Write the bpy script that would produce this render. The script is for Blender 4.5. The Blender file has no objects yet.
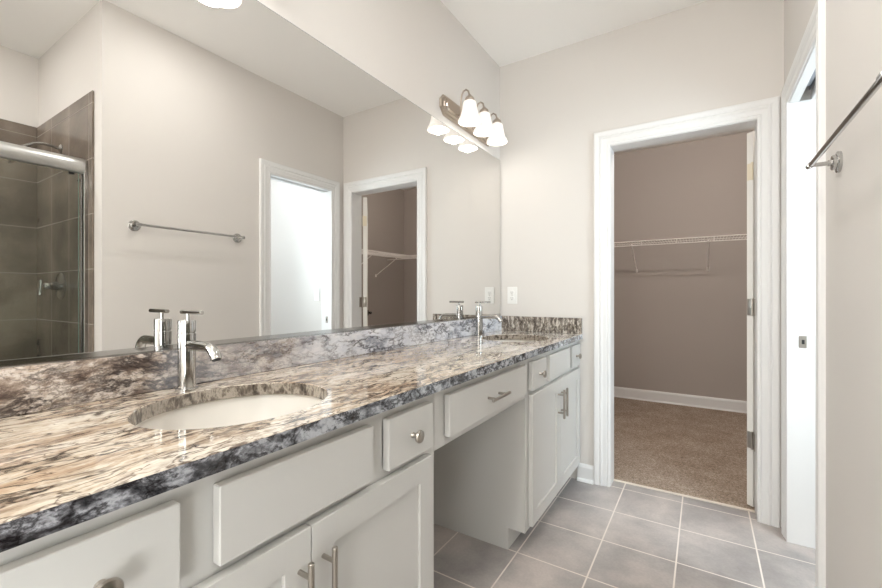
import bpy, bmesh, math, random
from mathutils import Vector, Matrix
random.seed(7)
PI = math.pi
C = bpy.context.scene.collection
S = bpy.context.scene

# ------------------------------------------------------------------ camera, world, light, exposure
cam_d = bpy.data.cameras.new('camera'); cam = bpy.data.objects.new('camera', cam_d); C.objects.link(cam)
cam.location = (1.197, 0.0, 1.159)
cam.rotation_euler = (PI/2, 0, math.radians(32.44))
cam_d.sensor_width = 36; cam_d.lens = 413/882*36; cam_d.shift_y = 0.0005
cam_d.clip_start = 0.02
S.camera = cam
S.view_settings.view_transform = 'Standard'; S.view_settings.look = 'None'
S.view_settings.gamma = 1; S.view_settings.use_curve_mapping = False
S.view_settings.exposure = 0.52
S.cycles.use_denoising = True; S.cycles.use_adaptive_sampling = False
S.cycles.max_bounces = 14; S.cycles.diffuse_bounces = 8; S.cycles.glossy_bounces = 8
S.cycles.transmission_bounces = 8; S.cycles.transparent_max_bounces = 12
S.cycles.caustics_reflective = True; S.cycles.caustics_refractive = False
S.cycles.sample_clamp_indirect = 6

W = bpy.data.worlds.new('sky'); S.world = W; W.use_nodes = True
W.node_tree.nodes['Background'].inputs[0].default_value = (0.75, 0.86, 1.0, 1)
W.node_tree.nodes['Background'].inputs[1].default_value = 1.2

def area(name, loc, rot, sx, sy, power, col):
    l = bpy.data.lights.new(name, 'AREA'); l.shape = 'RECTANGLE'; l.size = sx; l.size_y = sy
    l.energy = power; l.color = col
    o = bpy.data.objects.new(name, l); C.objects.link(o); o.location = loc; o.rotation_euler = rot
    return o
# daylight at two unseen windows (one added behind the viewpoint, toilet room side wall)
area('added_window_daylight', (1.78, -1.55, 1.45), (0, math.radians(106), 0), 2.2, 1.5, 125, (0.985, 0.985, 0.99))  # fill light for the added window behind the viewpoint
area('daylight_toilet_window', (2.82, 1.75, 1.55), (0, PI/2, 0), 1.4, 1.0, 42, (0.80, 0.90, 1.0))

# ------------------------------------------------------------------ materials
def lin(c):
    return tuple(((v/255)/12.92 if v/255 <= .04045 else ((v/255+.055)/1.055)**2.4) for v in c) + (1,)
def pmat(name, rgb, rough=.5, metal=0, spec=.5, coat=0, em=None, ems=0, bump=None, var=None, trans=0, ior=1.45):
    m = bpy.data.materials.new(name); m.use_nodes = True
    nt = m.node_tree; b = nt.nodes['Principled BSDF']
    b.inputs['Base Color'].default_value = lin(rgb); b.inputs['Roughness'].default_value = rough
    b.inputs['Metallic'].default_value = metal; b.inputs['Specular IOR Level'].default_value = spec
    b.inputs['Coat Weight'].default_value = coat; b.inputs['IOR'].default_value = ior
    b.inputs['Transmission Weight'].default_value = trans
    if em: b.inputs['Emission Color'].default_value = lin(em); b.inputs['Emission Strength'].default_value = ems
    tc = nt.nodes.new('ShaderNodeTexCoord')
    if var:
        sc, amt = var
        n = nt.nodes.new('ShaderNodeTexNoise'); n.inputs['Scale'].default_value = sc; n.inputs['Detail'].default_value = 4
        nt.links.new(tc.outputs['Object'], n.inputs['Vector'])
        mx = nt.nodes.new('ShaderNodeMix'); mx.data_type = 'RGBA'
        mx.inputs['A'].default_value = tuple(v*(1-amt) for v in lin(rgb)[:3]) + (1,)
        mx.inputs['B'].default_value = tuple(min(1, v*(1+amt)) for v in lin(rgb)[:3]) + (1,)
        nt.links.new(n.outputs['Fac'], mx.inputs['Factor']); nt.links.new(mx.outputs['Result'], b.inputs['Base Color'])
    if bump:
        sc, st = bump
        n = nt.nodes.new('ShaderNodeTexNoise'); n.inputs['Scale'].default_value = sc; n.inputs['Detail'].default_value = 3
        bp = nt.nodes.new('ShaderNodeBump'); bp.inputs['Strength'].default_value = st; bp.inputs['Distance'].default_value = .002
        nt.links.new(tc.outputs['Object'], n.inputs['Vector']); nt.links.new(n.outputs['Fac'], bp.inputs['Height'])
        nt.links.new(bp.outputs['Normal'], b.inputs['Normal'])
    return m

class NT:
    """small node builder"""
    def __init__(s, name):
        s.m = bpy.data.materials.new(name); s.m.use_nodes = True; s.t = s.m.node_tree
        s.b = s.t.nodes['Principled BSDF']; s.tc = s.t.nodes.new('ShaderNodeTexCoord').outputs['Object']
    def link(s, a, b): s.t.links.new(a, b)
    def mapping(s, v, loc=(0,0,0), rot=(0,0,0), scale=(1,1,1)):
        n = s.t.nodes.new('ShaderNodeMapping'); s.link(v, n.inputs['Vector'])
        n.inputs['Location'].default_value = loc; n.inputs['Rotation'].default_value = rot; n.inputs['Scale'].default_value = scale
        return n.outputs[0]
    def noise(s, v, scale, detail=4, rough=.55, dist=0, out='Fac'):
        n = s.t.nodes.new('ShaderNodeTexNoise'); s.link(v, n.inputs['Vector'])
        n.inputs['Scale'].default_value = scale; n.inputs['Detail'].default_value = detail
        n.inputs['Roughness'].default_value = rough; n.inputs['Distortion'].default_value = dist
        return n.outputs[out]
    def math(s, op, a, b=None, c=None, clamp=False):
        n = s.t.nodes.new('ShaderNodeMath'); n.operation = op; n.use_clamp = clamp
        for i, x in enumerate((a, b, c)):
            if x is None: continue
            if isinstance(x, (int, float)): n.inputs[i].default_value = x
            else: s.link(x, n.inputs[i])
        return n.outputs[0]
    def ramp(s, f, stops, mode='LINEAR'):
        n = s.t.nodes.new('ShaderNodeValToRGB'); s.link(f, n.inputs[0]); r = n.color_ramp; r.interpolation = mode
        while len(r.elements) > 1: r.elements.remove(r.elements[-1])
        r.elements[0].position = stops[0][0]; r.elements[0].color = lin(stops[0][1])
        for p, c in stops[1:]:
            e = r.elements.new(p); e.color = lin(c)
        return n.outputs[0]
    def rng(s, f, a, b, c=0, d=1):
        n = s.t.nodes.new('ShaderNodeMapRange'); n.clamp = True; s.link(f, n.inputs[0])
        for i, x in enumerate((a, b, c, d)): n.inputs[i+1].default_value = x
        return n.outputs[0]
    def mix(s, f, a, b, blend='MIX'):
        n = s.t.nodes.new('ShaderNodeMix'); n.data_type = 'RGBA'; n.blend_type = blend
        for k, x in (('Factor', f), ('A', a), ('B', b)):
            if isinstance(x, (int, float)): n.inputs[k].default_value = x
            elif isinstance(x, tuple): n.inputs[k].default_value = lin(x)
            else: s.link(x, n.inputs[k])
        return n.outputs['Result']
    def sep(s, v):
        n = s.t.nodes.new('ShaderNodeSeparateXYZ'); s.link(v, n.inputs[0]); return n.outputs
    def comb(s, x, y, z):
        n = s.t.nodes.new('ShaderNodeCombineXYZ')
        for i, a in enumerate((x, y, z)):
            if isinstance(a, (int, float)): n.inputs[i].default_value = a
            else: s.link(a, n.inputs[i])
        return n.outputs[0]
    def warp(s, v, scale, amt):
        c = s.noise(v, scale, 3, out='Color')
        a = s.t.nodes.new('ShaderNodeVectorMath'); a.operation = 'MULTIPLY_ADD'
        s.link(c, a.inputs[0]); a.inputs[1].default_value = (amt,)*3; s.link(v, a.inputs[2])
        return a.outputs[0]
    def bump(s, h, st=.3, dist=.002):
        n = s.t.nodes.new('ShaderNodeBump'); n.inputs['Strength'].default_value = st; n.inputs['Distance'].default_value = dist
        s.link(h, n.inputs['Height']); s.link(n.outputs[0], s.b.inputs['Normal'])
    def done(s, col, rough=.1, spec=.5, coat=0):
        s.link(col, s.b.inputs['Base Color'])
        if isinstance(rough, (int, float)): s.b.inputs['Roughness'].default_value = rough
        else: s.link(rough, s.b.inputs['Roughness'])
        s.b.inputs['Specular IOR Level'].default_value = spec; s.b.inputs['Coat Weight'].default_value = coat
        s.b.inputs['Coat Roughness'].default_value = .03
        return s.m

def ridge(n, v, scale, lo, hi, detail=5, dist=.4, rough=.6):
    """thin vein lines where a noise crosses one half: 1 on the vein"""
    f = n.noise(v, scale, detail, rough, dist)
    return n.rng(n.math('ABSOLUTE', n.math('SUBTRACT', f, .5)), lo, hi, 1, 0)

def granite_top():
    n = NT('granite_top'); y = n.sep(n.tc)[1]
    v = n.warp(n.tc, 2.0, .10)
    st = n.mapping(v, rot=(0, 0, math.radians(-9)), scale=(1, .22, 1))
    st2 = n.mapping(n.warp(n.tc, 7, .03), rot=(0, 0, math.radians(-2)), scale=(1, .20, 1), loc=(2, 0, 0))
    jit = n.warp(n.warp(n.tc, 9, .05), 38, .012)
    s1 = n.mapping(jit, rot=(0, 0, math.radians(-5)), scale=(1, .24, 1))
    s3 = n.mapping(jit, rot=(0, 0, math.radians(7)), scale=(1, .26, 1), loc=(4, 2, 0))
    base = n.ramp(n.noise(s1, 22, 8, .66), [(.28, (112,98,88)), (.36, (160,144,128)), (.42, (200,186,170)), (.50, (226,216,202)), (.56, (206,190,172)), (.64, (176,156,138)), (.76, (146,136,130))])
    far = n.ramp(n.noise(s1, 15, 7, .62), [(.28, (112,108,108)), (.38, (176,172,168)), (.46, (226,222,214)), (.60, (222,220,220)), (.72, (172,172,178))])
    col = n.mix(n.rng(n.math('ADD', y, n.math('MULTIPLY', n.noise(n.tc, 2.5, 3), 1.0)), 1.7, 2.5), base, far)
    fine = n.ramp(n.noise(st2, 60, 7, .75), [(.34, (160,142,126)), (.44, (228,218,204)), (.55, (255,253,250)), (.72, (222,208,190))])
    col = n.mix(.55, col, fine, 'MULTIPLY')
    tan = n.rng(n.noise(n.mapping(v, scale=(1, .3, 1), loc=(3, 1, 0)), 4.5, 4), .53, .64)
    col = n.mix(n.math('MULTIPLY', tan, .42), col, (190,146,106))
    pale = n.rng(n.noise(n.mapping(jit, scale=(1, .35, 1), loc=(7, 4, 0)), 7, 4), .52, .60)
    col = n.mix(n.math('MULTIPLY', pale, .5), col, (236,229,218))
    for vec, sc, lo, hi, msc, ml, mh, amt, c, lc in ((s1, 9, .002, .016, 6, .42, .51, .95, (58,44,38), (0, 0, 0)), (s3, 12, .003, .026, 8, .43, .52, .92, (70,54,46), (5, 2, 1)),
            (s1, 26, .003, .026, 10, .42, .51, .80, (92,72,60), (9, 5, 3)), (s3, 34, .008, .050, 12, .46, .56, .55, (120,98,82), (2, 8, 5)),
            (st2, 13, .001, .010, 5, .34, .46, .85, (66,50,42), (11, 3, 2)), (s3, 19, .001, .014, 7, .36, .48, .8, (74,58,48), (1, 13, 2))):
        m = n.rng(n.noise(n.mapping(n.tc, scale=(1, .4, 1), loc=lc), msc, 4), ml, mh)
        col = n.mix(n.math('MULTIPLY', n.math('MULTIPLY', ridge(n, vec, sc, lo, hi, 3.5, 0, .55), m), amt), col, c)
    sp = n.rng(n.noise(n.mapping(n.tc, scale=(1, .5, 1)), 170, 2), .58, .70)
    col = n.mix(n.math('MULTIPLY', sp, .35), col, (110,92,80))
    return n.done(col, .05, .5, .25)

def granite_splash():
    n = NT('granite_splash'); y = n.sep(n.tc)[1]
    v = n.warp(n.tc, 6, .05)
    st = n.mapping(v, rot=(math.radians(28), 0, 0), scale=(1, .45, 1))
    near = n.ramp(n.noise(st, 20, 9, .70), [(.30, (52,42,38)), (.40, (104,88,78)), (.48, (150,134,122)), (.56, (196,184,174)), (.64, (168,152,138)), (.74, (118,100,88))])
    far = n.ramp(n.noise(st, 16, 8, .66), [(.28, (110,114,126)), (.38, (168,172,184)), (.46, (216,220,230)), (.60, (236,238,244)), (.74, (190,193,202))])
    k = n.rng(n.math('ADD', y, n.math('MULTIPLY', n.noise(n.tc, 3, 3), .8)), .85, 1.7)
    m = n.rng(n.noise(n.mapping(n.tc, scale=(1, .6, 1), loc=(1, 4, 2)), 7, 3), .38, .52)
    near = n.mix(n.math('MULTIPLY', n.math('MULTIPLY', ridge(n, st, 9, .006, .040, 8, .3, .68), m), .92), near, (38,30,30))
    near = n.mix(n.math('MULTIPLY', ridge(n, st, 30, .006, .04, 7, .2, .7), .6), near, (70,58,52))
    sp = n.rng(n.noise(n.tc, 150, 2), .56, .68)
    near = n.mix(n.math('MULTIPLY', sp, .45), near, (74,62,56))
    s2 = n.mapping(n.warp(n.tc, 14, .03), rot=(math.radians(32), 0, 0), scale=(1, .36, 1), loc=(0, 3, 1))
    m2 = n.rng(n.noise(n.mapping(n.tc, loc=(8, 1, 2)), 6, 3), .40, .52)
    far = n.mix(n.math('MULTIPLY', n.math('MULTIPLY', ridge(n, s2, 11, .004, .034, 6, .1, .66), m2), .85), far, (62,60,68))
    far = n.mix(n.math('MULTIPLY', ridge(n, s2, 17, .002, .030, 4, 0, .6), .5), far, (112,110,120))
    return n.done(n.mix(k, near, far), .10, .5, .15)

def granite_edge():
    n = NT('granite_edge'); y = n.sep(n.tc)[1]
    v = n.warp(n.tc, 12, .03)
    st = n.mapping(v, rot=(math.radians(-35), 0, 0), scale=(1, .6, 1))
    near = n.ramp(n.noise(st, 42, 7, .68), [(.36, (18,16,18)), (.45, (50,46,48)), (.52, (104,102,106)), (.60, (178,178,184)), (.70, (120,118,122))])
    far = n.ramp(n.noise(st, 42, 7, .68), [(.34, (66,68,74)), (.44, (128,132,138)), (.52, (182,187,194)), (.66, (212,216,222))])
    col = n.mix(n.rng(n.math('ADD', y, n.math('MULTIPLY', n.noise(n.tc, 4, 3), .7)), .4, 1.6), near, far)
    col = n.mix(n.math('MULTIPLY', ridge(n, st, 20, .006, .05, 7, .2, .68), .85), col, (28,24,26))
    return n.done(col, .12, .5, .1)

def granite_side():
    n = NT('granite_side_splash')
    v = n.warp(n.tc, 9, .03)
    st = n.mapping(v, rot=(0, math.radians(8), 0), scale=(1, 1, .35))
    col = n.ramp(n.noise(st, 52, 8, .72), [(.32, (52,46,42)), (.42, (104,94,86)), (.50, (168,158,146)), (.60, (214,206,196)), (.72, (140,124,110))])
    col = n.mix(n.math('MULTIPLY', ridge(n, st, 26, .006, .05, 7, .2, .7), .75), col, (52,46,44))
    return n.done(col, .1, .5, .2)

def tile(name, cols, grout, size, off, wall=False, rough=.35, gw=.0035, cloud=3.0):
    n = NT(name); x, y, z = n.sep(n.tc)
    u = n.math('ADD', x, y) if wall else x
    w = z if wall else y
    br = n.t.nodes.new('ShaderNodeTexBrick'); br.offset = 0; br.squash = 1
    n.link(n.comb(n.math('SUBTRACT', u, off[0]-size*20), n.math('SUBTRACT', w, off[1]-size*20), 0), br.inputs['Vector'])
    for k, q in (('Scale', 1), ('Mortar Size', gw), ('Mortar Smooth', .15), ('Brick Width', size), ('Row Height', size), ('Bias', 0)):
        br.inputs[k].default_value = q
    br.inputs['Color1'].default_value = (.38,)*3+(1,); br.inputs['Color2'].default_value = (.62,)*3+(1,)
    br.inputs['Mortar'].default_value = (.5,)*3+(1,)
    cl = n.noise(n.warp(n.tc, 3, .2), cloud, 5, .55)
    f = n.math('ADD', cl, n.math('MULTIPLY', n.math('SUBTRACT', br.outputs['Color'], .5), .25))
    col = n.ramp(f, [(.34, cols[0]), (.5, cols[1]), (.66, cols[2])])
    fine = n.rng(n.noise(n.tc, 90, 3), .3, .7, .94, 1.06)
    col = n.mix(1.0, col, n.comb(fine, fine, fine), 'MULTIPLY')
    col = n.mix(br.outputs['Fac'], col, grout)
    n.bump(n.math('SUBTRACT', 1, br.outputs['Fac']), .4, .002)
    return n.done(col, n.math('ADD', n.math('MULTIPLY', br.outputs['Fac'], .4), rough), .45)

def carpet_mat():
    n = NT('carpet')
    f = n.noise(n.tc, 110, 5, .8); g = n.noise(n.tc, 5, 4)
    col = n.ramp(n.math('ADD', n.math('MULTIPLY', f, .84), n.math('MULTIPLY', g, .16)), [(.36, (112,96,84)), (.5, (162,145,130)), (.64, (208,194,180))])
    n.bump(f, .9, .006)
    return n.done(col, .95, .1)

WALL = pmat('wall_paint', (220,216,212), .55, spec=.3, bump=(220, .05))
CEIL = pmat('ceiling_paint', (247,246,244), .8, spec=.2)
CLOSETW = pmat('closet_wall_dimmed', (176,168,162), .7, spec=.2)  # same paint as the other walls, closet dimness put into the colour
TRIM = pmat('trim_paint', (233,233,233), .32, spec=.5)
DOORM = pmat('door_paint', (236,234,230), .35)
CAB = pmat('cabinet_paint', (204,203,200), .38, spec=.45, var=(1.5, .01))
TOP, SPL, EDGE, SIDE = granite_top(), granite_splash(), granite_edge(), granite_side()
FLOOR = tile('floor_tile', ((146,141,139), (170,164,161), (194,185,180)), (226,217,209), .3035, (.49, 1.75), rough=.3)
SHTILE = tile('shower_tile', ((98,88,79), (118,107,97), (140,128,116)), (148,138,128), .3035, (2.283+.89, .995), True, .25, .0025)
CARPET = carpet_mat()
MIRROR = pmat('mirror_silver', (231,230,228), 0.0, 1.0)
MEDGE = pmat('mirror_edge_glass', (96,112,104), .15, spec=.8)
CHROME = pmat('polished_chrome', (190,189,187), .09, 1.0)
NICKEL = pmat('brushed_nickel', (176,170,162), .28, 1.0)
NICKELD = pmat('aged_nickel', (186,174,162), .30, 1.0)
BRZ = pmat('dark_lever_metal', (70,64,60), .3, 1.0)
PORC = pmat('white_porcelain', (226,222,216), .22, spec=.45)
PLAST = pmat('white_plastic', (236,236,234), .35)
DARK = pmat('dark_slot', (40,40,42), .6)
STEEL = pmat('galvanised_track', (150,155,165), .35, .9)
SHADE = pmat('lit_frosted_glass', (190,186,180), .4, em=(255,249,241), ems=.50)
BULB = pmat('lit_bulb', (255,250,240), .4, em=(255,244,228), ems=6)
LENS = pmat('lit_ceiling_lens', (250,250,246), .4, em=(255,250,243), ems=2.5)
WIRE = pmat('white_vinyl_wire', (244,240,236), .4)
GLASS = pmat('clear_glass', (255,255,255), .0, trans=1.0, ior=1.45)
def clear_glass():
    m = bpy.data.materials.new('shower_glass'); m.use_nodes = True; nt = m.node_tree
    for x in list(nt.nodes): nt.nodes.remove(x)
    o = nt.nodes.new('ShaderNodeOutputMaterial'); mx = nt.nodes.new('ShaderNodeMixShader')
    t = nt.nodes.new('ShaderNodeBsdfTransparent'); t.inputs[0].default_value = (.93, .96, .945, 1)
    g = nt.nodes.new('ShaderNodeBsdfGlossy'); g.inputs['Roughness'].default_value = .02
    f = nt.nodes.new('ShaderNodeFresnel'); f.inputs[0].default_value = 1.2
    nt.links.new(f.outputs[0], mx.inputs[0]); nt.links.new(t.outputs[0], mx.inputs[1]); nt.links.new(g.outputs[0], mx.inputs[2])
    nt.links.new(mx.outputs[0], o.inputs[0]); return m
PANE = clear_glass()
GEDGE = pmat('green_glass_edge', (120,150,138), .1, spec=.8)

# ------------------------------------------------------------------ mesh helpers
class MB:
    def __init__(s): s.bm = bmesh.new()
    def box(s, x0, x1, y0, y1, z0, z1, bev=0, mi=0, seg=2):
        b = bmesh.new(); bmesh.ops.create_cube(b, size=1)
        for v in b.verts:
            v.co = Vector((x0+(v.co.x+.5)*(x1-x0), y0+(v.co.y+.5)*(y1-y0), z0+(v.co.z+.5)*(z1-z0)))
        if bev: bmesh.ops.bevel(b, geom=b.edges[:], offset=bev, segments=seg, affect='EDGES', profile=.5)
        return s.merge(b, mi)
    def merge(s, b, mi=0):
        for f in b.faces: f.material_index = mi
        me = bpy.data.meshes.new('tmp'); b.to_mesh(me); b.free(); s.bm.from_mesh(me); bpy.data.meshes.remove(me); return s
    def tube(s, pts, r, n=12, caps=True, mi=0, flat=1.0):
        pts = [Vector(p) for p in pts]; b = bmesh.new(); rings = []
        rr = r if isinstance(r, (list, tuple)) else [r]*len(pts)
        prev = None
        for i, p in enumerate(pts):
            t = (pts[min(i+1, len(pts)-1)]-pts[max(i-1, 0)]).normalized()
            if prev is None:
                a = Vector((0, 0, 1)) if abs(t.z) < .9 else Vector((0, 1, 0))
                u = t.cross(a).normalized()
            else: u = (prev-t*prev.dot(t)).normalized()
            prev = u; w = t.cross(u)
            rings.append([b.verts.new(p+(u*math.cos(2*PI*k/n)+w*math.sin(2*PI*k/n)*flat)*rr[i]) for k in range(n)])
        for a, c in zip(rings, rings[1:]):
            for k in range(n): b.faces.new((a[k], a[(k+1) % n], c[(k+1) % n], c[k]))
        if caps: b.faces.new(rings[0][::-1]); b.faces.new(rings[-1])
        return s.merge(b, mi)
    def lathe(s, prof, o=(0,0,0), ax='z', n=32, mi=0, sy=1.0):
        """prof: (radius, height) pairs revolved about the axis through o"""
        b = bmesh.new(); o = Vector(o); rings = []
        def P(r, h, a):
            c, d = r*math.cos(a), r*math.sin(a)*sy
            return o + (Vector((c, d, h)) if ax == 'z' else Vector((h, c, d)) if ax == 'x' else Vector((d, h, c)))
        for r, h in prof:
            rings.append([b.verts.new(P(r, h, 0))] if r < 1e-6 else [b.verts.new(P(r, h, 2*PI*k/n)) for k in range(n)])
        for a, c in zip(rings, rings[1:]):
            for k in range(n):
                k2 = (k+1) % n
                q = [a[0]] if len(a) == 1 else [a[k], a[k2]]
                q += [c[0]] if len(c) == 1 else [c[k2], c[k]]
                if len(q) > 2: b.faces.new(q)
        bmesh.ops.recalc_face_normals(b, faces=b.faces[:])
        return s.merge(b, mi)
    def prism(s, poly, a0, a1, ax='y', mi=0):
        """poly in the two other axes (x,z) for y, (y,z) for x, (x,y) for z"""
        b = bmesh.new()
        def P(p, a): return {'y': (p[0], a, p[1]), 'x': (a, p[0], p[1]), 'z': (p[0], p[1], a)}[ax]
        A = [b.verts.new(P(p, a0)) for p in poly]; B = [b.verts.new(P(p, a1)) for p in poly]; n = len(poly)
        b.faces.new(A); b.faces.new(B[::-1])
        for k in range(n): b.faces.new((A[k], B[k], B[(k+1) % n], A[(k+1) % n]))
        bmesh.ops.recalc_face_normals(b, faces=b.faces[:])
        return s.merge(b, mi)
    def build(s, name, mats, parent=None, smooth=False, origin=None):
        me = bpy.data.meshes.new(name)
        if smooth:
            for f in s.bm.faces: f.smooth = True
            for e in s.bm.edges:
                if len(e.link_faces) == 2 and e.calc_face_angle(0) > math.radians(38): e.smooth = False
        o = origin if origin is not None else (world_loc(parent) if parent else None)
        if o is not None: bmesh.ops.translate(s.bm, verts=s.bm.verts[:], vec=-Vector(o))
        s.bm.to_mesh(me); s.bm.free()
        for m in (mats if isinstance(mats, (list, tuple)) else [mats]): me.materials.append(m)
        ob = bpy.data.objects.new(name, me); C.objects.link(ob)
        if parent: ob.parent = parent
        elif origin is not None: ob.location = origin
        return ob
def world_loc(p):
    v = Vector((0, 0, 0))
    while p: v = v+p.location; p = p.parent
    return v
def thing(name, loc, label, cat, group=None, kind=None):
    o = bpy.data.objects.new(name, None); C.objects.link(o); o.location = loc; o.empty_display_size = .05
    if kind: o['kind'] = kind
    tag(o, label, cat, group); return o
def tag(o, label=None, cat=None, group=None, kind=None):
    if label: o['label'] = label
    if cat: o['category'] = cat
    if group: o['group'] = group
    if kind: o['kind'] = kind
    return o
def struct(name, mb, m, label=None, cat=None, smooth=False):
    o = mb.build(name, m, smooth=smooth); o['kind'] = 'structure'
    return tag(o, label, cat)
def copy_tree(o, parent=None):
    c = o.copy(); C.objects.link(c); c.parent = parent
    for ch in list(o.children): copy_tree(ch, c)
    return c

# ------------------------------------------------------------------ the room shell
YB, XR, H = 2.649, 1.535, 2.743          # back wall, right wall, ceiling
XJ1, XJ2, ZO = .724, 1.428, 2.052        # closet door opening
YN, YF = 1.912, 2.500                    # toilet door opening
struct('floor', MB().box(-.12, 3.0, -2.6, 2.748, -.1, 0), FLOOR, 'grey square ceramic tile floor with pale grout lines', 'floor')
struct('floor_closet', MB().box(-.5, 2.8, 2.748, 5.2, -.1, .004), CARPET, 'brown cut pile carpet on the closet floor beyond the doorway', 'carpet')
struct('ceiling', MB().box(-.5, 3.0, -2.6, 5.2, H, H+.1), CEIL, 'plain off-white flat ceiling', 'ceiling')
struct('wall_left', MB().box(-.12, 0, -2.45, YB, 0, H), WALL, 'pale greige painted wall carrying the big mirror', 'wall')
struct('wall_back', MB().box(-.5, XJ1-.02, YB, YB+.118, 0, H).box(XJ2+.02, 3.0, YB, YB+.118, 0, H).box(XJ1-.02, XJ2+.02, YB, YB+.118, ZO+.02, H),
       WALL, 'pale painted end wall with the closet doorway', 'wall')
# right wall with a hollow pocket for the sliding door
w = MB()
w.box(XR, XR+.115, 1.0, 1.15, 0, H)
w.box(XR, XR+.034, 1.15, YN-.02, 0, H).box(XR+.081, XR+.115, 1.15, YN-.02, 0, H)
w.box(XR, XR+.034, YN-.02, YF+.02, ZO+.02, H).box(XR+.081, XR+.115, YN-.02, YF+.02, ZO+.02, H)
w.box(XR+.034, XR+.081, 1.15, YF+.02, 2.16, H)
w.box(XR, XR+.115, YF+.02, YB, 0, H)
w.box(XR, 2.70, .892, 1.0, 0, H)
struct('wall_right', w, WALL, 'pale painted wall with the towel bar and toilet room doorway', 'wall')
wy0, wy1, wz0, wz1 = -2.20, -.90, .35, 2.42
struct('wall_shower_side', MB().box(2.59, 2.70, -.78, .892, 0, H), WALL, 'painted wall above the shower tile at the shower back', 'wall')
struct('wall_shower_end', MB().box(XR, 2.59, -.78, -.67, 0, H), WALL, 'painted wall closing the far end of the shower', 'wall')
struct('wall_entry', MB().box(XR, XR+.115, -2.45, wy0, 0, H).box(XR, XR+.115, wy1, -.781, 0, H).box(XR, XR+.115, wy0, wy1, 0, wz0).box(XR, XR+.115, wy0, wy1, wz1, H), WALL, 'painted wall beyond the shower', 'wall')
struct('wall_near', MB().box(-.12, XR+.115, -2.6, -2.45, 0, H), WALL, 'painted wall behind the viewpoint', 'wall')
w = MB(); ty0, ty1 = 1.30, 2.15
w.box(2.59, 2.70, 1.0, ty0, 0, H).box(2.59, 2.70, ty1, YB, 0, H).box(2.59, 2.70, ty0, ty1, 0, .95).box(2.59, 2.70, ty0, ty1, 2.10, H)
struct('wall_toilet_side', w, WALL, 'painted side wall of the toilet room with an unseen window', 'wall')
struct('wall_closet', MB().box(-.5, 2.8, 5.0, 5.2, 0, H).box(-.5, -.35, YB+.118, 5.0, 0, H).box(2.66, 2.8, YB+.118, 5.0, 0, H).box(-.349, XJ1-.08, YB+.118, YB+.121, 0, H).box(XJ2+.08, 2.659, YB+.118, YB+.121, 0, H).box(XJ1-.08, XJ2+.08, YB+.118, YB+.121, ZO+.08, H),
       CLOSETW, 'walls inside the walk-in closet, wall paint darkened to look dim', 'wall')
def rect_window(n, ax, c0, c1, z0, z1, d0, d1):
    root = bpy.data.objects.new('window_%d' % n, None); C.objects.link(root); root['kind'] = 'structure'
    def bx(m, a0, a1, q0, q1, e0, e1):
        return m.box(a0, a1, e0, e1, q0, q1) if ax == 'x' else m.box(e0, e1, a0, a1, q0, q1)
    root.location = ((c0+c1)/2, (d0+d1)/2, z0) if ax == 'x' else ((d0+d1)/2, (c0+c1)/2, z0)
    m = MB(); t = .05
    bx(m, c0, c0+t, z0, z1, d0, d1); bx(m, c1-t, c1, z0, z1, d0, d1); bx(m, c0+t, c1-t, z0, z0+t, d0, d1); bx(m, c0+t, c1-t, z1-t, z1, d0, d1)
    bx(m, c0+t, c1-t, (z0+z1)/2-.02, (z0+z1)/2+.02, d0, d1)
    m.build('window_frame', TRIM, root)
    m = MB(); mid = (d0+d1)/2; bx(m, c0+t, c1-t, z0+t, (z0+z1)/2-.02, mid-.003, mid+.003); bx(m, c0+t, c1-t, (z0+z1)/2+.02, z1-t, mid-.003, mid+.003)
    m.build('window_pane', PANE, root)
rect_window(1, 'y', wy0, wy1, wz0, wz1, 1.57, 1.62)  # made-up window out of view, added to let fill light in
rect_window(2, 'y', ty0, ty1, .95, 2.10, 2.63, 2.68)  # unseen window, put in as the toilet room's daylight source

# door frames
PROF = [(0, 0), (0, .008), (.003, .010), (.012, .0105), (.015, .0078), (.019, .0110), (.040, .0125), (.046, .0165), (.052, .0165), (.057, .0132), (.062, .0165), (.080, .0190), (.087, .018), (.090, .013), (.090, 0)]
def casing(name, u0, u1, zo, f, label, prof=PROF, legs=(0, 0)):
    b = bmesh.new(); rows = []
    for wd, t in prof:
        rows.append([b.verts.new(f(u, z, t)) for u, z in ((u0-wd, 0), (u0-wd, zo+wd), (u1+wd, zo+wd), (u1+wd, 0))])
    for a, c in zip(rows, rows[1:]):
        for k in range(3): b.faces.new((a[k], a[k+1], c[k+1], c[k]))
    b.faces.new([r[0] for r in rows]); b.faces.new([r[3] for r in rows][::-1])
    a, c = rows[-1], rows[0]
    for k in range(3): b.faces.new((a[k], a[k+1], c[k+1], c[k]))
    bmesh.ops.recalc_face_normals(b, faces=b.faces[:])
    m = MB(); m.merge(b); return struct(name, m, TRIM, label, 'door casing')
casing('trim_1', XJ1-.004, XJ2+.0, ZO+.004, lambda u, z, t: (u, YB-t, z), 'white moulded casing around the closet doorway')
casing('trim_2', YN-.004, YF+.0, ZO+.004, lambda u, z, t: (XR-t, u, z), 'white moulded casing around the toilet room doorway')
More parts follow.
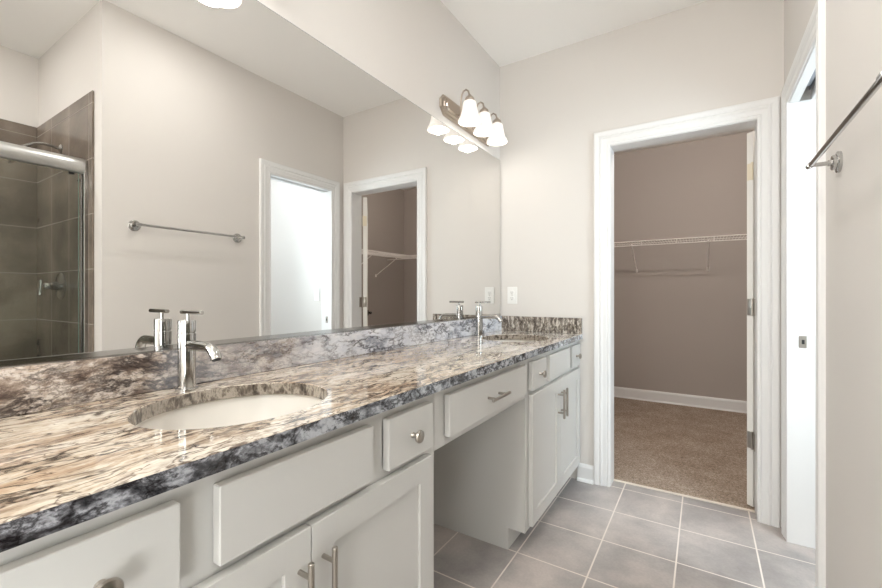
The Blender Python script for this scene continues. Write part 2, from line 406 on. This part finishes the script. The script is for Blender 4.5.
# jambs
struct('trim_3', MB().box(XJ1-.02, XJ1, YB-.001, YB+.119, 0, ZO, .0015).box(XJ2, XJ2+.02, YB-.001, YB+.119, 0, ZO, .0015).box(XJ1-.02, XJ2+.02, YB-.001, YB+.119, ZO, ZO+.02, .0015),
       TRIM, 'white jamb lining the closet doorway', 'door jamb')
m = MB()
m.box(XR-.001, XR+.116, YF, YF+.02, 0, ZO, .0015)                                    # strike jamb
for a, b in ((XR-.001, XR+.036), (XR+.079, XR+.116)):
    m.box(a, b, YN-.02, YN, 0, ZO, .0015); m.box(a, b, YN-.02, YF+.02, ZO, ZO+.02, .0015)
struct('trim_4', m, TRIM, 'white split jamb lining the toilet room doorway', 'door jamb')
struct('trim_5', MB().box(XJ1, XJ2, 2.741, 2.757, 0, .008, .002), pmat('threshold_strip', (226,216,204), .5), 'pale strip where floor tile meets the closet carpet', 'threshold')
# baseboards
def base(name, segs, h=.105):
    m = MB()
    for ax, a0, a1, p, sgn in segs:      # board on plane p, facing sgn
        pr = [(0, 0), (.013*sgn, 0), (.013*sgn, h-.02), (.009*sgn, h-.006), (.005*sgn, h), (0, h)]
        sh = [(.013*sgn, 0), (.027*sgn, 0), (.025*sgn, .009), (.020*sgn, .015), (.013*sgn, .018)]
        for q in (pr, sh):
            m.prism([(p+x, z) for x, z in q], a0, a1, 'x' if ax == 'x' else 'y')
    struct(name, m, TRIM, 'white baseboard with shoe moulding', 'baseboard')
base('baseboard_back', [('x', .531, XJ1-.094, YB, -1)])
base('baseboard_right', [('y', .893, YN-.094, XR, -1)])
base('baseboard_closet', [('x', -.35, 2.66, 5.0, -1), ('y', YB+.13, 4.97, 2.66, -1), ('y', YB+.13, 4.97, -.35, 1)], .118)
base('baseboard_left', [('y', -2.44, .04, 0, 1)])

# closet door, open into the closet (hinges on its right jamb)
def slab(m, fx, a0, a1, z0, z1, t0, t1, st, rail, rec, nrail=(), bev=.0015):
    """frame-and-panel slab; fx maps (a, t, z) ranges to a box"""
    fx(m, a0, a0+st, t0, t1, z0, z1, bev); fx(m, a1-st, a1, t0, t1, z0, z1, bev)
    zs = [(z0, z0+rail)]+[(q, q+rail) for q in nrail]+[(z1-rail, z1)]
    for q0, q1 in zs: fx(m, a0+st-.001, a1-st+.001, t0, t1, q0, q1, 0)
    fx(m, a0+st-.003, a1-st+.003, t0+rec[0], t1-rec[1], z0+rail-.003, z1-rail+.003, 0)
door = bpy.data.objects.new('door_1', None); C.objects.link(door); door['kind'] = 'structure'; door.location = (1.418, 2.780, 0)
tag(door, 'white panel door standing open inside the closet', 'door')
m = MB(); slab(m, lambda m, a0, a1, t0, t1, z0, z1, bev: m.box(t0, t1, a0, a1, z0, z1, bev), 2.785, 3.485, .012, 2.04, 1.385, 1.420, .11, .13, (.008, .008), (.95,))
m.build('door_leaf', DOORM, door)
for z, mt in ((1.825, PLAST), (1.09, NICKEL), (.37, NICKEL)):
    h = MB(); h.box(1.389, 1.419, 2.7825, 2.7855, z-.045, z+.045, .001)
    h.tube([(1.418, 2.780, z-.047), (1.418, 2.780, z+.047)], .006)
    for dz in (-.03, 0, .03): h.lathe([(0, -.0012), (.003, -.001), (.003, 0)], (1.401+(.006 if dz else 0), 2.7822, z+dz), 'y', 8)
    lf = MB().box(1.4255, 1.4278, 2.738, 2.766, z-.045, z+.045, .0005).build('hinge_leaf', NICKEL if mt is NICKEL else PLAST, door)
    lf.rotation_euler = (0, 0, math.radians(42))
    h.build('hinge', pmat('painted_hinge', (232,222,200), .45) if mt is PLAST else mt, door, True)
h = MB(); zc = .965; yc = 3.42
h.lathe([(0, 0), (.030, 0), (.030, -.006), (.024, -.009), (.011, -.012), (.011, -.045), (0, -.047)], (1.385, yc, zc), 'x', 24)
h.tube([(1.348, yc+.006, zc), (1.347, yc-.03, zc+.002), (1.348, yc-.075, zc), (1.352, yc-.105, zc-.004)], [.010, .009, .0085, .007], 12)
h.build('door_handle', BRZ, door, True)
door.rotation_euler = (0, 0, math.radians(-42))
# pocket door of the toilet room, slid away into the wall
pd = bpy.data.objects.new('door_2', None); C.objects.link(pd); pd['kind'] = 'structure'; pd.location = (XR+.0575, 1.5, 0)
tag(pd, 'white sliding pocket door slid back into the wall', 'door')
m = MB(); slab(m, lambda m, a0, a1, t0, t1, z0, z1, bev: m.box(t0, t1, a0, a1, z0, z1, bev), 1.235, 1.885, .012, 2.07, XR+.040, XR+.075, .11, .13, (.008, .008), (.95,))
m.build('door_leaf', DOORM, pd)
struct('door_track', MB().box(XR+.038, XR+.077, 1.16, YF+.015, 2.135, 2.155).box(XR+.038, XR+.041, 1.16, YF+.015, 2.10, 2.135).box(XR+.074, XR+.077, 1.16, YF+.015, 2.10, 2.135)
       .box(XR+.050, XR+.065, 2.12, 2.44, 2.09, 2.12), STEEL, 'grey metal sliding track in the head slot of the toilet doorway', 'door track')
m = thing('strike_plate', (XR+.048, YF, .94), 'small satin strike plate on the white jamb of the toilet doorway', 'strike plate')
MB().box(XR+.034, XR+.062, YF-.0022, YF-.0002, .912, .968, .0008).build('plate', NICKEL, m)
MB().box(XR+.044, XR+.054, YF-.0030, YF-.0023, .930, .950, .0).build('strike_hole', DARK, m)

# ------------------------------------------------------------------ vanity cabinets
FX, DX = .530, .553                       # face frame plane and door/drawer front plane
def knob(parent, y, z):
    MB().lathe([(0, -.002), (.0085, -.002), (.0075, .002), (.0055, .006), (.0055, .012), (.0095, .016), (.0155, .019), (.017, .023), (.0155, .027), (.009, .030), (0, .031)],
               (DX, y, z), 'x', 24).build('knob', NICKEL, parent, True)
def bar_pull(parent, y, z, L, vert=True):
    m = MB(); h = L/2; q = h-.028; X0 = DX+.033
    if vert:
        m.tube([(X0, y, z-h), (X0, y, z-h+.001), (X0, y, z+h-.001), (X0, y, z+h)], [.005, .006, .006, .005], 16)
        for s in (-1, 1): m.tube([(DX-.002, y, z+s*q), (X0, y, z+s*q)], .0048, 12)
    else:
        m.tube([(X0, y-h, z), (X0, y-h+.001, z), (X0, y+h-.001, z), (X0, y+h, z)], [.005, .006, .006, .005], 16)
        for s in (-1, 1): m.tube([(DX-.002, y+s*q, z), (X0, y+s*q, z)], .0048, 12)
    m.build('handle', NICKEL, parent, True)
def front(name, root, y0, y1, z0=.728, z1=.855, label=None):
    d = MB().box(FX+.002, DX, y0, y1, z0, z1, .0015, seg=1).build(name, CAB, root)
    if label: d['label'] = label
    return d
def shaker(root, y0, y1, z0, z1):
    m = MB(); slab(m, lambda m, a0, a1, t0, t1, q0, q1, bev: m.box(t0, t1, a0, a1, q0, q1, bev), y0, y1, z0, z1, FX+.002, DX, .060, .060, (.004, .008), ())
    return m.build('door', CAB, root)
def side_panel(m, y0, y1, xf):
    m.prism([(.004, .001), (.449, .001), (.449, .10), (xf, .10), (xf, .880), (.004, .880)], y0, y1, 'y')
def carcass(root, y0, y1, open_top=True):
    m = MB()
    side_panel(m, y0, y0+.018, FX); side_panel(m, y1-.018, y1, FX)
    m.box(.004, .510, y0+.018, y1-.018, .10, .118)          # bottom
    m.box(.004, .012, y0+.018, y1-.018, .118, .72)          # back
    m.box(.432, .448, y0+.018, y1-.018, .001, .10)          # toe kick
    # face frame
    m.box(.511, FX, y0+.018, y0+.058, .10, .880).box(.511, FX, y1-.058, y1-.018, .10, .880)
    m.box(.511, FX, y0+.058, y1-.058, .846, .880).box(.511, FX, y0+.058, y1-.058, .695, .738).box(.511, FX, y0+.058, y1-.058, .10, .138)
    ym = (y0+y1)/2
    m.box(.511, FX, ym-.03, ym+.03, .138, .695)
    for q in (y0+.27, y1-.27): m.box(.511, FX, q-.04, q+.04, .738, .846)
    m.build('carcass', CAB, root)
near = thing('vanity_cabinet', (.27, .53, 0), 'white sink base cabinet nearest the viewpoint, under the large front basin', 'cabinet', 'vanity cabinets along the mirror wall')
carcass(near, .057, 1.010)
d = front('drawer', near, .114, .305); knob(d, .210, .790)
front('false_front', near, .363, .722)
d = front('drawer', near, .779, .970); knob(d, .875, .790)
d = shaker(near, .118, .5425, .118, .708); bar_pull(d, .515, .585, .155)
d = shaker(near, .5455, .970, .118, .708); bar_pull(d, .573, .585, .155)
far = thing('vanity_cabinet', (.27, 2.2, 0), 'white sink base cabinet at the end wall beside the closet doorway', 'cabinet', 'vanity cabinets along the mirror wall')
carcass(far, 1.743, YB-.003)
d = front('drawer', far, 1.777, 1.972); knob(d, 1.873, .790)
front('false_front', far, 2.026, 2.390)
d = front('drawer', far, 2.444, 2.619); knob(d, 2.528, .790)
d = shaker(far, 1.777, 2.1955, .118, .708); bar_pull(d, 2.158, .587, .150)
d = shaker(far, 2.1985, 2.617, .118, .708); bar_pull(d, 2.214, .587, .150)
ap = thing('vanity_drawer_unit', (.27, 1.38, .70), 'white single wide drawer bridging the open knee space between both cabinets', 'drawer unit')
MB().box(.511, FX, 1.0115, 1.7415, .846, .880).box(.511, FX, 1.0115, 1.7415, .700, .738).box(.511, FX, 1.0115, 1.066, .738, .846).box(.511, FX, 1.700, 1.7415, .738, .846)\
    .box(.06, .511, 1.0115, 1.027, .700, .872).box(.06, .511, 1.726, 1.7415, .700, .872).box(.06, .511, 1.027, 1.726, .700, .706).build('carcass', CAB, ap)
d = front('drawer', ap, 1.064, 1.706); bar_pull(d, 1.370, .792, .145, False)

# ------------------------------------------------------------------ countertop, splashes, basins
ZT, ZB = .914, .882
SX, SY, CX = .182, .206, .297
BAS = (.552, 2.196)
def countertop():
    b = bmesh.new()
    def loop(pts):
        vs = [b.verts.new((x, y, ZT)) for x, y in pts]
        return [b.edges.new((vs[i], vs[(i+1) % len(vs)])) for i in range(len(vs))]
    E = loop([(.001, .045), (.5605, .045), (.5605, YB-.001), (.001, YB-.001)])
    for yc in BAS: E += loop([(CX+SX*math.cos(2*PI*k/72), yc+SY*math.sin(2*PI*k/72)) for k in range(72)])
    r = bmesh.ops.triangle_fill(b, use_beauty=True, edges=E)
    for f in b.faces:
        if f.normal.z < 0: f.normal_flip()
    r = bmesh.ops.extrude_face_region(b, geom=b.faces[:])
    for v in [g for g in r['geom'] if isinstance(g, bmesh.types.BMVert)]: v.co.z = ZB
    bmesh.ops.recalc_face_normals(b, faces=b.faces[:])
    sharp = [e for e in b.edges if len(e.link_faces) == 2 and e.calc_face_angle(0) > 1.2 and all(v.co.z > ZT-.001 for v in e.verts)]
    bmesh.ops.bevel(b, geom=sharp, offset=.0015, segments=1, affect='EDGES')
    for f in b.faces:
        c = f.calc_center_median()
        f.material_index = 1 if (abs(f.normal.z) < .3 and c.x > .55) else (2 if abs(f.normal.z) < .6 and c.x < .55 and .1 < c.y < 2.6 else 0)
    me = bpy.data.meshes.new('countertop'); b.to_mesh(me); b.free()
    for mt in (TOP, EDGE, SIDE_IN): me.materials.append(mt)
    o = bpy.data.objects.new('countertop', me); C.objects.link(o); return o
def granite_hole():
    n = NT('granite_cut_edge')
    st = n.mapping(n.warp(n.tc, 20, .03), scale=(1, 1, .5))
    col = n.ramp(n.noise(st, 60, 5, .65), [(.33, (62,55,50)), (.46, (112,102,92)), (.56, (168,158,146)), (.7, (104,94,86))])
    return n.done(col, .15, .5, .1)
SIDE_IN = granite_hole()
tag(countertop(), 'long polished granite countertop with beige streaks and dark mottled front edge', 'countertop')
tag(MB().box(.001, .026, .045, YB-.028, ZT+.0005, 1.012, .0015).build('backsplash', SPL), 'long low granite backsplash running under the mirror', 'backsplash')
tag(MB().box(.001, .5595, YB-.0265, YB-.001, ZT+.0005, 1.012, .002).build('backsplash', SIDE), 'short brown speckled granite splash against the end wall', 'backsplash')
def sink(yc, label):
    root = thing('sink', (CX, yc, .74), label, 'sink', 'oval undermount basins')
    prof = [(1.10, ZB-.0005), (1.03, ZB-.0005), (1.0, ZB-.004), (.985, ZB-.02), (.95, ZB-.055), (.87, ZB-.095), (.70, ZB-.128), (.45, ZB-.143), (.13, ZB-.148), (.10, ZB-.152), (.10, ZB-.165), (.42, ZB-.160), (.74, ZB-.143), (.92, ZB-.108), (1.0, ZB-.06), (1.03, ZB-.016), (1.10, ZB-.014), (1.10, ZB-.0005)]
    MB().lathe([(r*(SX+.012), z) for r, z in prof], (CX, yc, 0), 'z', 72, sy=(SY+.012)/(SX+.012)).build('bowl', PORC, root, True)
    MB().lathe([(0, ZB-.150), (.016, ZB-.150), (.018, ZB-.1465), (.024, ZB-.1455), (.026, ZB-.1475), (.0, ZB-.152)], (CX, yc, 0), 'z', 32).build('drain', CHROME, root, True)
    return root
sink(BAS[0], 'oval white undermount basin in the countertop nearest the viewpoint')
sink(BAS[1], 'oval white undermount basin in the countertop near the end wall')

def faucet():
    x, y = .071, .548
    root = thing('faucet', (x, y, ZT), 'chrome single-handle faucet behind the front basin', 'faucet', 'chrome basin faucets')
    z = ZT+.0003
    MB().lathe([(0, z), (.026, z), (.026, z+.004), (.0235, z+.006), (.0207, z+.0065), (.0207, 1.058), (.0195, 1.0595), (0, 1.0595)], (x, y, 0), 'z', 40).build('body', CHROME, root, True)
    MB().lathe([(0, 1.0596), (.0185, 1.0596), (.0185, 1.0615), (.0207, 1.0625), (.0207, 1.090), (.0192, 1.0925), (0, 1.093)], (x, y, 0), 'z', 40).build('cap', CHROME, root, True)
    hd = MB().tube([(x+.006, y, 1.088), (x+.006, y, 1.110)], .0042, 14).build('handle', CHROME, root, True)
    MB().tube([(x-.026, y, 1.1135), (x-.025, y, 1.1135), (x+.072, y, 1.1135), (x+.073, y, 1.1135)], [.0048, .0056, .0056, .0048], 16).build('lever', CHROME, hd, True)
    pts = [(x+.010, y, 1.029), (x+.050, y, 1.030), (x+.100, y, 1.030)]; rr = [.0135, .0130, .0125]
    for k in range(1, 8):
        a = k/7*PI/2*.80
        pts.append((x+.100+.040*math.sin(a), y, 1.030-.040*(1-math.cos(a)))); rr.append(.0125)
    MB().tube(pts, rr, 24, flat=1.0).build('spout', CHROME, root, True)
    e = pts[-1]; dr = (Vector(pts[-1])-Vector(pts[-2])).normalized()
    MB().tube([Vector(e)-dr*.001, Vector(e)+dr*.002], [.0100, .0095], 20).build('aerator', DARK, root, True)
    return root
fa = faucet()
fb = copy_tree(fa); fb.location = (.073, 2.190, ZT); fb['label'] = 'chrome single-handle faucet behind the far basin near the end wall'

# ------------------------------------------------------------------ mirror
mir = thing('wall_mirror', (.003, 1.35, 1.013), 'huge frameless wall mirror above the long backsplash', 'mirror')
MB().box(.001, .0065, .06, 2.637, 1.0135, 2.088).build('glass_edge', MEDGE, mir)
MB().box(.001, .0095, .058, 2.640, 1.0128, 1.0145).box(.0078, .0095, .058, 2.640, 1.0145, 1.0265, .0004).build('bottom_channel', CHROME, mir)
MB().box(.0067, .0072, .062, 2.635, 1.0155, 2.086).build('mirror_face', MIRROR, mir)

# ------------------------------------------------------------------ vanity lights
def vanity_light(yc):
    root = thing('vanity_light', (0, yc, 2.19), 'brushed nickel three-shade vanity light above the mirror, near the end wall', 'wall light', 'three-shade vanity lights')
    def plate(hl, hh, ch, x0, x1, m, sl=.006):
        o0 = [(-hl, -hh+ch), (-hl+ch, -hh), (hl-ch, -hh), (hl, -hh+ch), (hl, hh-ch), (hl-ch, hh), (-hl+ch, hh), (-hl, hh-ch)]
        b = bmesh.new()
        k1 = (hl-sl)/hl; k2 = (hh-sl)/hh
        A = [b.verts.new((x0, yc+p, 2.19+q)) for p, q in o0]
        B = [b.verts.new((x1, yc+p*k1, 2.19+q*k2)) for p, q in o0]
        b.faces.new(A); b.faces.new(B[::-1])
        for k in range(8): b.faces.new((A[k], B[k], B[(k+1) % 8], A[(k+1) % 8]))
        bmesh.ops.recalc_face_normals(b, faces=b.faces[:]); m.merge(b)
    m = MB(); plate(.318, .058, .036, .001, .012, m); plate(.294, .040, .026, .012, .020, m); plate(.278, .027, .018, .020, .027, m)
    m.build('backplate', NICKELD, root)
    for dy in (-.178, 0, .178):
        y = yc+dy; xs = .110
        pts = [(.024, y, 2.170), (.040, y, 2.152), (.050, y, 2.152), (.056, y, 2.168), (.056, y, 2.200), (.055, y, 2.240), (.060, y, 2.270), (.071, y, 2.288), (.087, y, 2.293), (.102, y, 2.282), (xs, y, 2.256)]
        MB().tube(pts, .0050, 10).build('arm', NICKELD, root, True)
        MB().lathe([(0, 2.258), (.009, 2.258), (.012, 2.252), (.022, 2.244), (.026, 2.238), (.0275, 2.222), (.025, 2.218), (0, 2.218)], (xs, y, 0), 'z', 28).build('socket', NICKELD, root, True)
        MB().lathe([(.025, 2.224), (.034, 2.218), (.0375, 2.204), (.040, 2.188), (.044, 2.168), (.049, 2.148), (.052, 2.137), (.057, 2.130), (.0625, 2.121), (.0645, 2.107),
                    (.0620, 2.107), (.0600, 2.119), (.055, 2.128), (.050, 2.135), (.047, 2.148), (.042, 2.168), (.038, 2.188), (.0355, 2.204), (.032, 2.215), (.023, 2.220)], (xs, y, 0), 'z', 36).build('shade', SHADE, root, True)
        MB().lathe([(0, 2.216), (.012, 2.216), (.013, 2.200), (.022, 2.182), (.026, 2.164), (.022, 2.147), (.011, 2.136), (0, 2.134)], (xs, y, 0), 'z', 20).build('bulb', BULB, root, True)
        l = bpy.data.lights.new('bulb_light', 'POINT'); l.energy = .4; l.shadow_soft_size = .03; l.color = (1, .94, .88)
        lo = bpy.data.objects.new('bulb_light', l); C.objects.link(lo); lo.parent = root; lo.location = Vector((xs, y, 2.112))-root.location
    return root
vl = vanity_light(2.183)
v2 = copy_tree(vl); v2.location = (0, .55, 2.19); v2['label'] = 'brushed nickel three-shade vanity light above the mirror, unseen over the front basin'  # second fixture out of view, put in for its light

# ceiling light of the bathroom, three unseen ones added as fill, and the closet's
def ceiling_light(x, y, r, power, label, col):
    root = thing('ceiling_light', (x, y, H), label, 'ceiling light')
    MB().lathe([(r, H-.0005), (r+.008, H-.0005), (r+.008, H-.006), (r+.003, H-.011), (r, H-.014)], (x, y, 0), 'z', 48).build('trim_ring', PLAST, root, True)
    MB().lathe([(r, H-.003), (r, H-.010), (r*.8, H-.014), (r*.4, H-.017), (0, H-.018)], (x, y, 0), 'z', 48).build('diffuser', LENS, root, True)
    l = bpy.data.lights.new('ceiling_bulb', 'AREA'); l.shape = 'DISK'; l.size = r*1.6; l.energy = power; l.color = col
    lo = bpy.data.objects.new('ceiling_bulb', l); C.objects.link(lo); lo.parent = root; lo.location = (0, 0, -.025)
    return root
ceiling_light(1.00, 1.180, .095, 4.5, 'round flush ceiling light seen in the top of the mirror', (1, .98, .95))
ceiling_light(.80, -1.20, .095, 16, 'added round fill light on the ceiling behind the viewpoint', (1, .98, .95))  # unseen lamp added to light the cabinet fronts softly
ceiling_light(2.10, .10, .08, 7.5, 'added round fill light in the shower ceiling, out of view', (1, .98, .95))  # unseen lamp added to brighten the shower tile
ceiling_light(2.10, 1.75, .10, 12, 'added round fill light on the toilet room ceiling, out of view', (.78, .89, 1))  # unseen lamp added to brighten the toilet room evenly
cl = thing('closet_light', (1.30, 3.30, H), 'small bulb fixture on the closet ceiling', 'ceiling light')
MB().lathe([(0, H-.0005), (.06, H-.0005), (.055, H-.02), (.03, H-.03), (0, H-.03)], (1.3, 3.3, 0), 'z', 32).build('base', PLAST, cl, True)
MB().lathe([(0, H-.03), (.018, H-.031), (.03, H-.055), (.026, H-.08), (0, H-.09)], (1.3, 3.3, 0), 'z', 24).build('bulb', LENS, cl, True)
l = bpy.data.lights.new('closet_bulb', 'POINT'); l.energy = 29; l.shadow_soft_size = .003; l.color = (1, .93, .86)
lo = bpy.data.objects.new('closet_bulb', l); C.objects.link(lo); lo.parent = cl; lo.location = (0, 0, -.12)

# ------------------------------------------------------------------ towel bar, outlet, switch
def towel_bar():
    yA, yB, z, xb = 1.040, 1.650, 1.548, XR-.066
    root = thing('towel_bar', (XR, (yA+yB)/2, z), 'chrome towel bar on the right wall, nearest the viewpoint', 'towel bar')
    for y in (yA, yB):
        ro = MB().lathe([(0, 0), (.031, 0), (.031, -.007), (.029, -.009), (.022, -.010), (.022, -.017), (.020, -.019), (.009, -.020), (.009, -.026), (0, -.026)], (XR, y, z), 'x', 32).build('rosette', CHROME, root, True)
        MB().tube([(XR-.018, y, z), (xb, y, z)], .0062, 14).build('post', CHROME, ro, True)
    MB().tube([(xb, yA-.010, z), (xb, yB+.010, z)], .0072, 16).build('bar', CHROME, root, True)
    for y, s in ((yA, -1), (yB, 1)):
        MB().tube([(xb, y-.012*s, z), (xb, y-.011*s, z), (xb, y+.013*s, z), (xb, y+.014*s, z)], [.008, .0095, .0095, .007], 16).build('end_cap', CHROME, root, True)
towel_bar()
def wallplate(name, xc, zc, y, label, rocker):
    root = thing(name, (xc, y, zc), label, name.replace('_', ' '))
    MB().box(xc-.036, xc+.036, y-.006, y-.0003, zc-.058, zc+.058, .003).build('cover_plate', PLAST, root)
    if rocker:
        MB().box(xc-.0165, xc+.0165, y-.009, y-.0062, zc-.033, zc+.033, .001).build('rocker', pmat('switch_white', (246,246,244), .3), root)
    else:
        for s in (-1, 1):
            r = MB().lathe([(0, 0), (.0165, 0), (.0165, -.0025), (.015, -.003), (0, -.003)], (xc, y-.0062, zc+s*.0195), 'y', 24).build('receptacle', PLAST, root, True)
            MB().box(xc-.0075, xc-.0055, y-.0100, y-.0093, zc+s*.0195-.001, zc+s*.0195+.008).box(xc+.0055, xc+.0075, y-.0100, y-.0093, zc+s*.0195-.001, zc+s*.0195+.007)\
                .lathe([(0, 0), (.0025, 0), (.0025, -.0007), (0, -.0007)], (xc, y-.0093, zc+s*.0195-.008), 'y', 10).build('slot', DARK, r)
        MB().lathe([(0, 0), (.003, 0), (.0025, -.001), (0, -.001)], (xc, y-.006, zc), 'y', 10).build('screw', NICKEL, root, True)
wallplate('power_outlet', .093, 1.152, YB, 'white duplex power outlet on the end wall above the short splash', False)
wallplate('light_switch', 1.878, 1.158, YB, 'white rocker light switch inside the toilet room, seen in the mirror', True)

# ------------------------------------------------------------------ shower
for q in ((1.636, 2.5895, .882, .8915), (2.580, 2.5895, -.6595, .8815), (1.636, 2.5795, -.6695, -.660)):
    struct('wall_tile', MB().box(*q, 0, 2.275, .001), SHTILE, 'grey-brown square tile lining the shower walls', 'wall tile')
pan = thing('shower_pan', (2.1, .11, 0), 'white shower pan with low threshold', 'shower pan')
MB().box(1.66, 2.578, -.658, .880, .001, .03, .004).box(1.60, 1.66, -.658, .880, .001, .09, .01).build('pan', PORC, pan)
MB().lathe([(0, .033), (.05, .033), (.052, .0305), (0, .0305)], (2.1, .11, 0), 'z', 32).build('drain', CHROME, pan, True)
sd = thing('shower_door', (1.72, .11, .09), 'sliding glass shower door with a thick chrome top rail, seen in the mirror', 'shower door')
XD = 1.720
m = MB(); pr = []
for k in range(28):
    a = 2*PI*k/28; pr.append((XD+.034*math.cos(a), 1.868+.041*math.sin(a)))
m.prism(pr, -.655, .868, 'y'); m.build('header_rail', pmat('satin_aluminium', (226,227,226), .34, 1.0), sd, True)
MB().box(XD-.024, XD+.026, .868, .8815, 1.834, 1.902, .003).build('rail_bracket', CHROME, sd)
MB().box(XD-.020, XD+.022, -.6595, -.655, 1.838, 1.898, .002).build('rail_bracket', CHROME, sd)
for y0, y1 in ((.862, .8815), (-.6595, -.640)):
    MB().box(XD-.030, XD-.012, y0, y1, .115, 1.835, .002).box(XD+.012, XD+.030, y0, y1, .115, 1.835, .002).box(XD-.012, XD+.012, y1-.004 if y0 > 0 else y0, y1 if y0 > 0 else y0+.004, .115, 1.835).build('wall_jamb', CHROME, sd)
MB().box(XD-.032, XD+.032, -.655, .868, .0905, .112, .002).build('bottom_track', CHROME, sd)
for x, y0, y1 in ((XD+.010, .10, .850), (XD-.010, -.63, .14)):
    g = MB().box(x-.003, x+.003, y0, y1, .118, 1.845).build('glass_panel', PANE, sd)
    MB().box(x-.0034, x+.0034, y1, y1+.002, .118, 1.838).box(x-.0034, x+.0034, y0-.002, y0, .118, 1.838).build('glass_edge', GEDGE, g)
    for y in (y0+.10, y1-.03): MB().box(x-.006, x+.006, y-.012, y+.012, 1.815, 1.833, .002).build('hanger', DARK, g)
MB().tube([(XD+.030, .862, 1.80), (XD+.04, .855, 1.79)], .004).build('bumper', CHROME, sd)
sh = thing('showerhead', (2.12, .882, 2.02), 'chrome shower arm and head above the shower rail', 'shower head')
MB().lathe([(0, 0), (.028, 0), (.028, -.004), (.018, -.010), (.010, -.012), (0, -.012)], (2.12, .882, 2.045), 'y', 28).build('flange', CHROME, sh, True)
MB().tube([(2.12, .875, 2.045), (2.12, .84, 2.051), (2.12, .80, 2.053), (2.12, .76, 2.042), (2.12, .70, 2.000), (2.12, .675, 1.975)], .0085, 14).build('arm', CHROME, sh, True)
b = bmesh.new(); m = MB(); m.lathe([(.0, .02), (.012, .02), (.014, 0), (.022, -.02), (.042, -.035), (.045, -.045), (0, -.047)], (0, 0, 0), 'z', 28)
bmesh.ops.rotate(m.bm, verts=m.bm.verts[:], matrix=Matrix.Rotation(math.radians(35), 3, 'X')); bmesh.ops.translate(m.bm, verts=m.bm.verts[:], vec=(2.12, .668, 1.960))
m.build('spray_head', CHROME, sh, True); b.free()
sv = thing('shower_valve', (2.12, .882, 1.21), 'chrome round shower valve with lever on the brown tile', 'shower valve')
MB().lathe([(0, 0), (.082, 0), (.082, -.004), (.076, -.008), (.03, -.010), (.024, -.014), (.024, -.045), (.019, -.050), (.019, -.075), (.017, -.078), (0, -.079)], (2.12, .882, 1.21), 'y', 40).build('escutcheon', CHROME, sv, True)
MB().tube([(2.12, .803, 1.21), (2.12, .792, 1.21)], .006, 12).tube([(2.12, .790, 1.245), (2.12, .789, 1.20), (2.12, .787, 1.155)], .0055, 12).build('lever', CHROME, sv, True)

# ------------------------------------------------------------------ closet wire shelves
def wire_shelf(label, along, a0, a1, wall, sgn, z, braces, first):
    """deck wires run from the wall out to the lip; along = axis of the shelf length"""
    D = .40
    def P(a, d, zz): return (a, wall+sgn*d, zz) if along == 'x' else (wall+sgn*d, a, zz)
    root = thing('wire_shelf', P((a0+a1)/2, D/2, z), label, 'wire shelf', 'white wire shelves in the closet')
    m = MB(); n = int((a1-a0)/.0254)
    for k in range(n+1):
        a = a0+(a1-a0)*k/n
        m.tube([P(a, .004, z), P(a, D, z)], .0016, 5)
    for d, r in ((.006, .0026), (.20, .0024)): m.tube([P(a0, d, z-.003), P(a1, d, z-.003)], r, 6)
    m.build('deck', WIRE, root)
    m = MB()
    m.tube([P(a0, D, z-.002), P(a1, D, z-.002)], .0042, 8); m.tube([P(a0, D, z-.045), P(a1, D, z-.045)], .0042, 8)
    k = a0+.10
    while k < a1: m.tube([P(k, D, z), P(k, D, z-.045)], .003, 6); k += .305
    m.build('front_lip', WIRE, root)
    for a in braces:
        q = MB().tube([P(a, D-.005, z-.046), P(a, .016, z-.275)], .0048, 8).tube([P(a, D-.005, z-.046), P(a, D, z-.03)], .005, 8)
        q.build('brace', WIRE, root)
        x = P(a, .0, z-.285); y = P(a, .016, z-.285)
        MB().box(min(x[0], y[0])-(.010 if along == 'x' else -.0005), max(x[0], y[0])+(.010 if along == 'x' else -.0005), min(x[1], y[1])+(.0005 if along == 'x' else -.010), max(x[1], y[1])-(.0005 if along == 'x' else -.010), z-.30, z-.262, .003).build('wall_clip', WIRE, root)
wire_shelf('white wire shelf on the closet back wall, seen through the doorway', 'x', -.345, 2.655, 5.0, -1, 1.70, (-.05, .578, 1.236, 1.95), True)
wire_shelf('white wire shelf on the closet side wall, seen in the mirror', 'y', 2.95, 4.585, 2.66, -1, 1.70, (3.2, 3.85, 4.35), False)
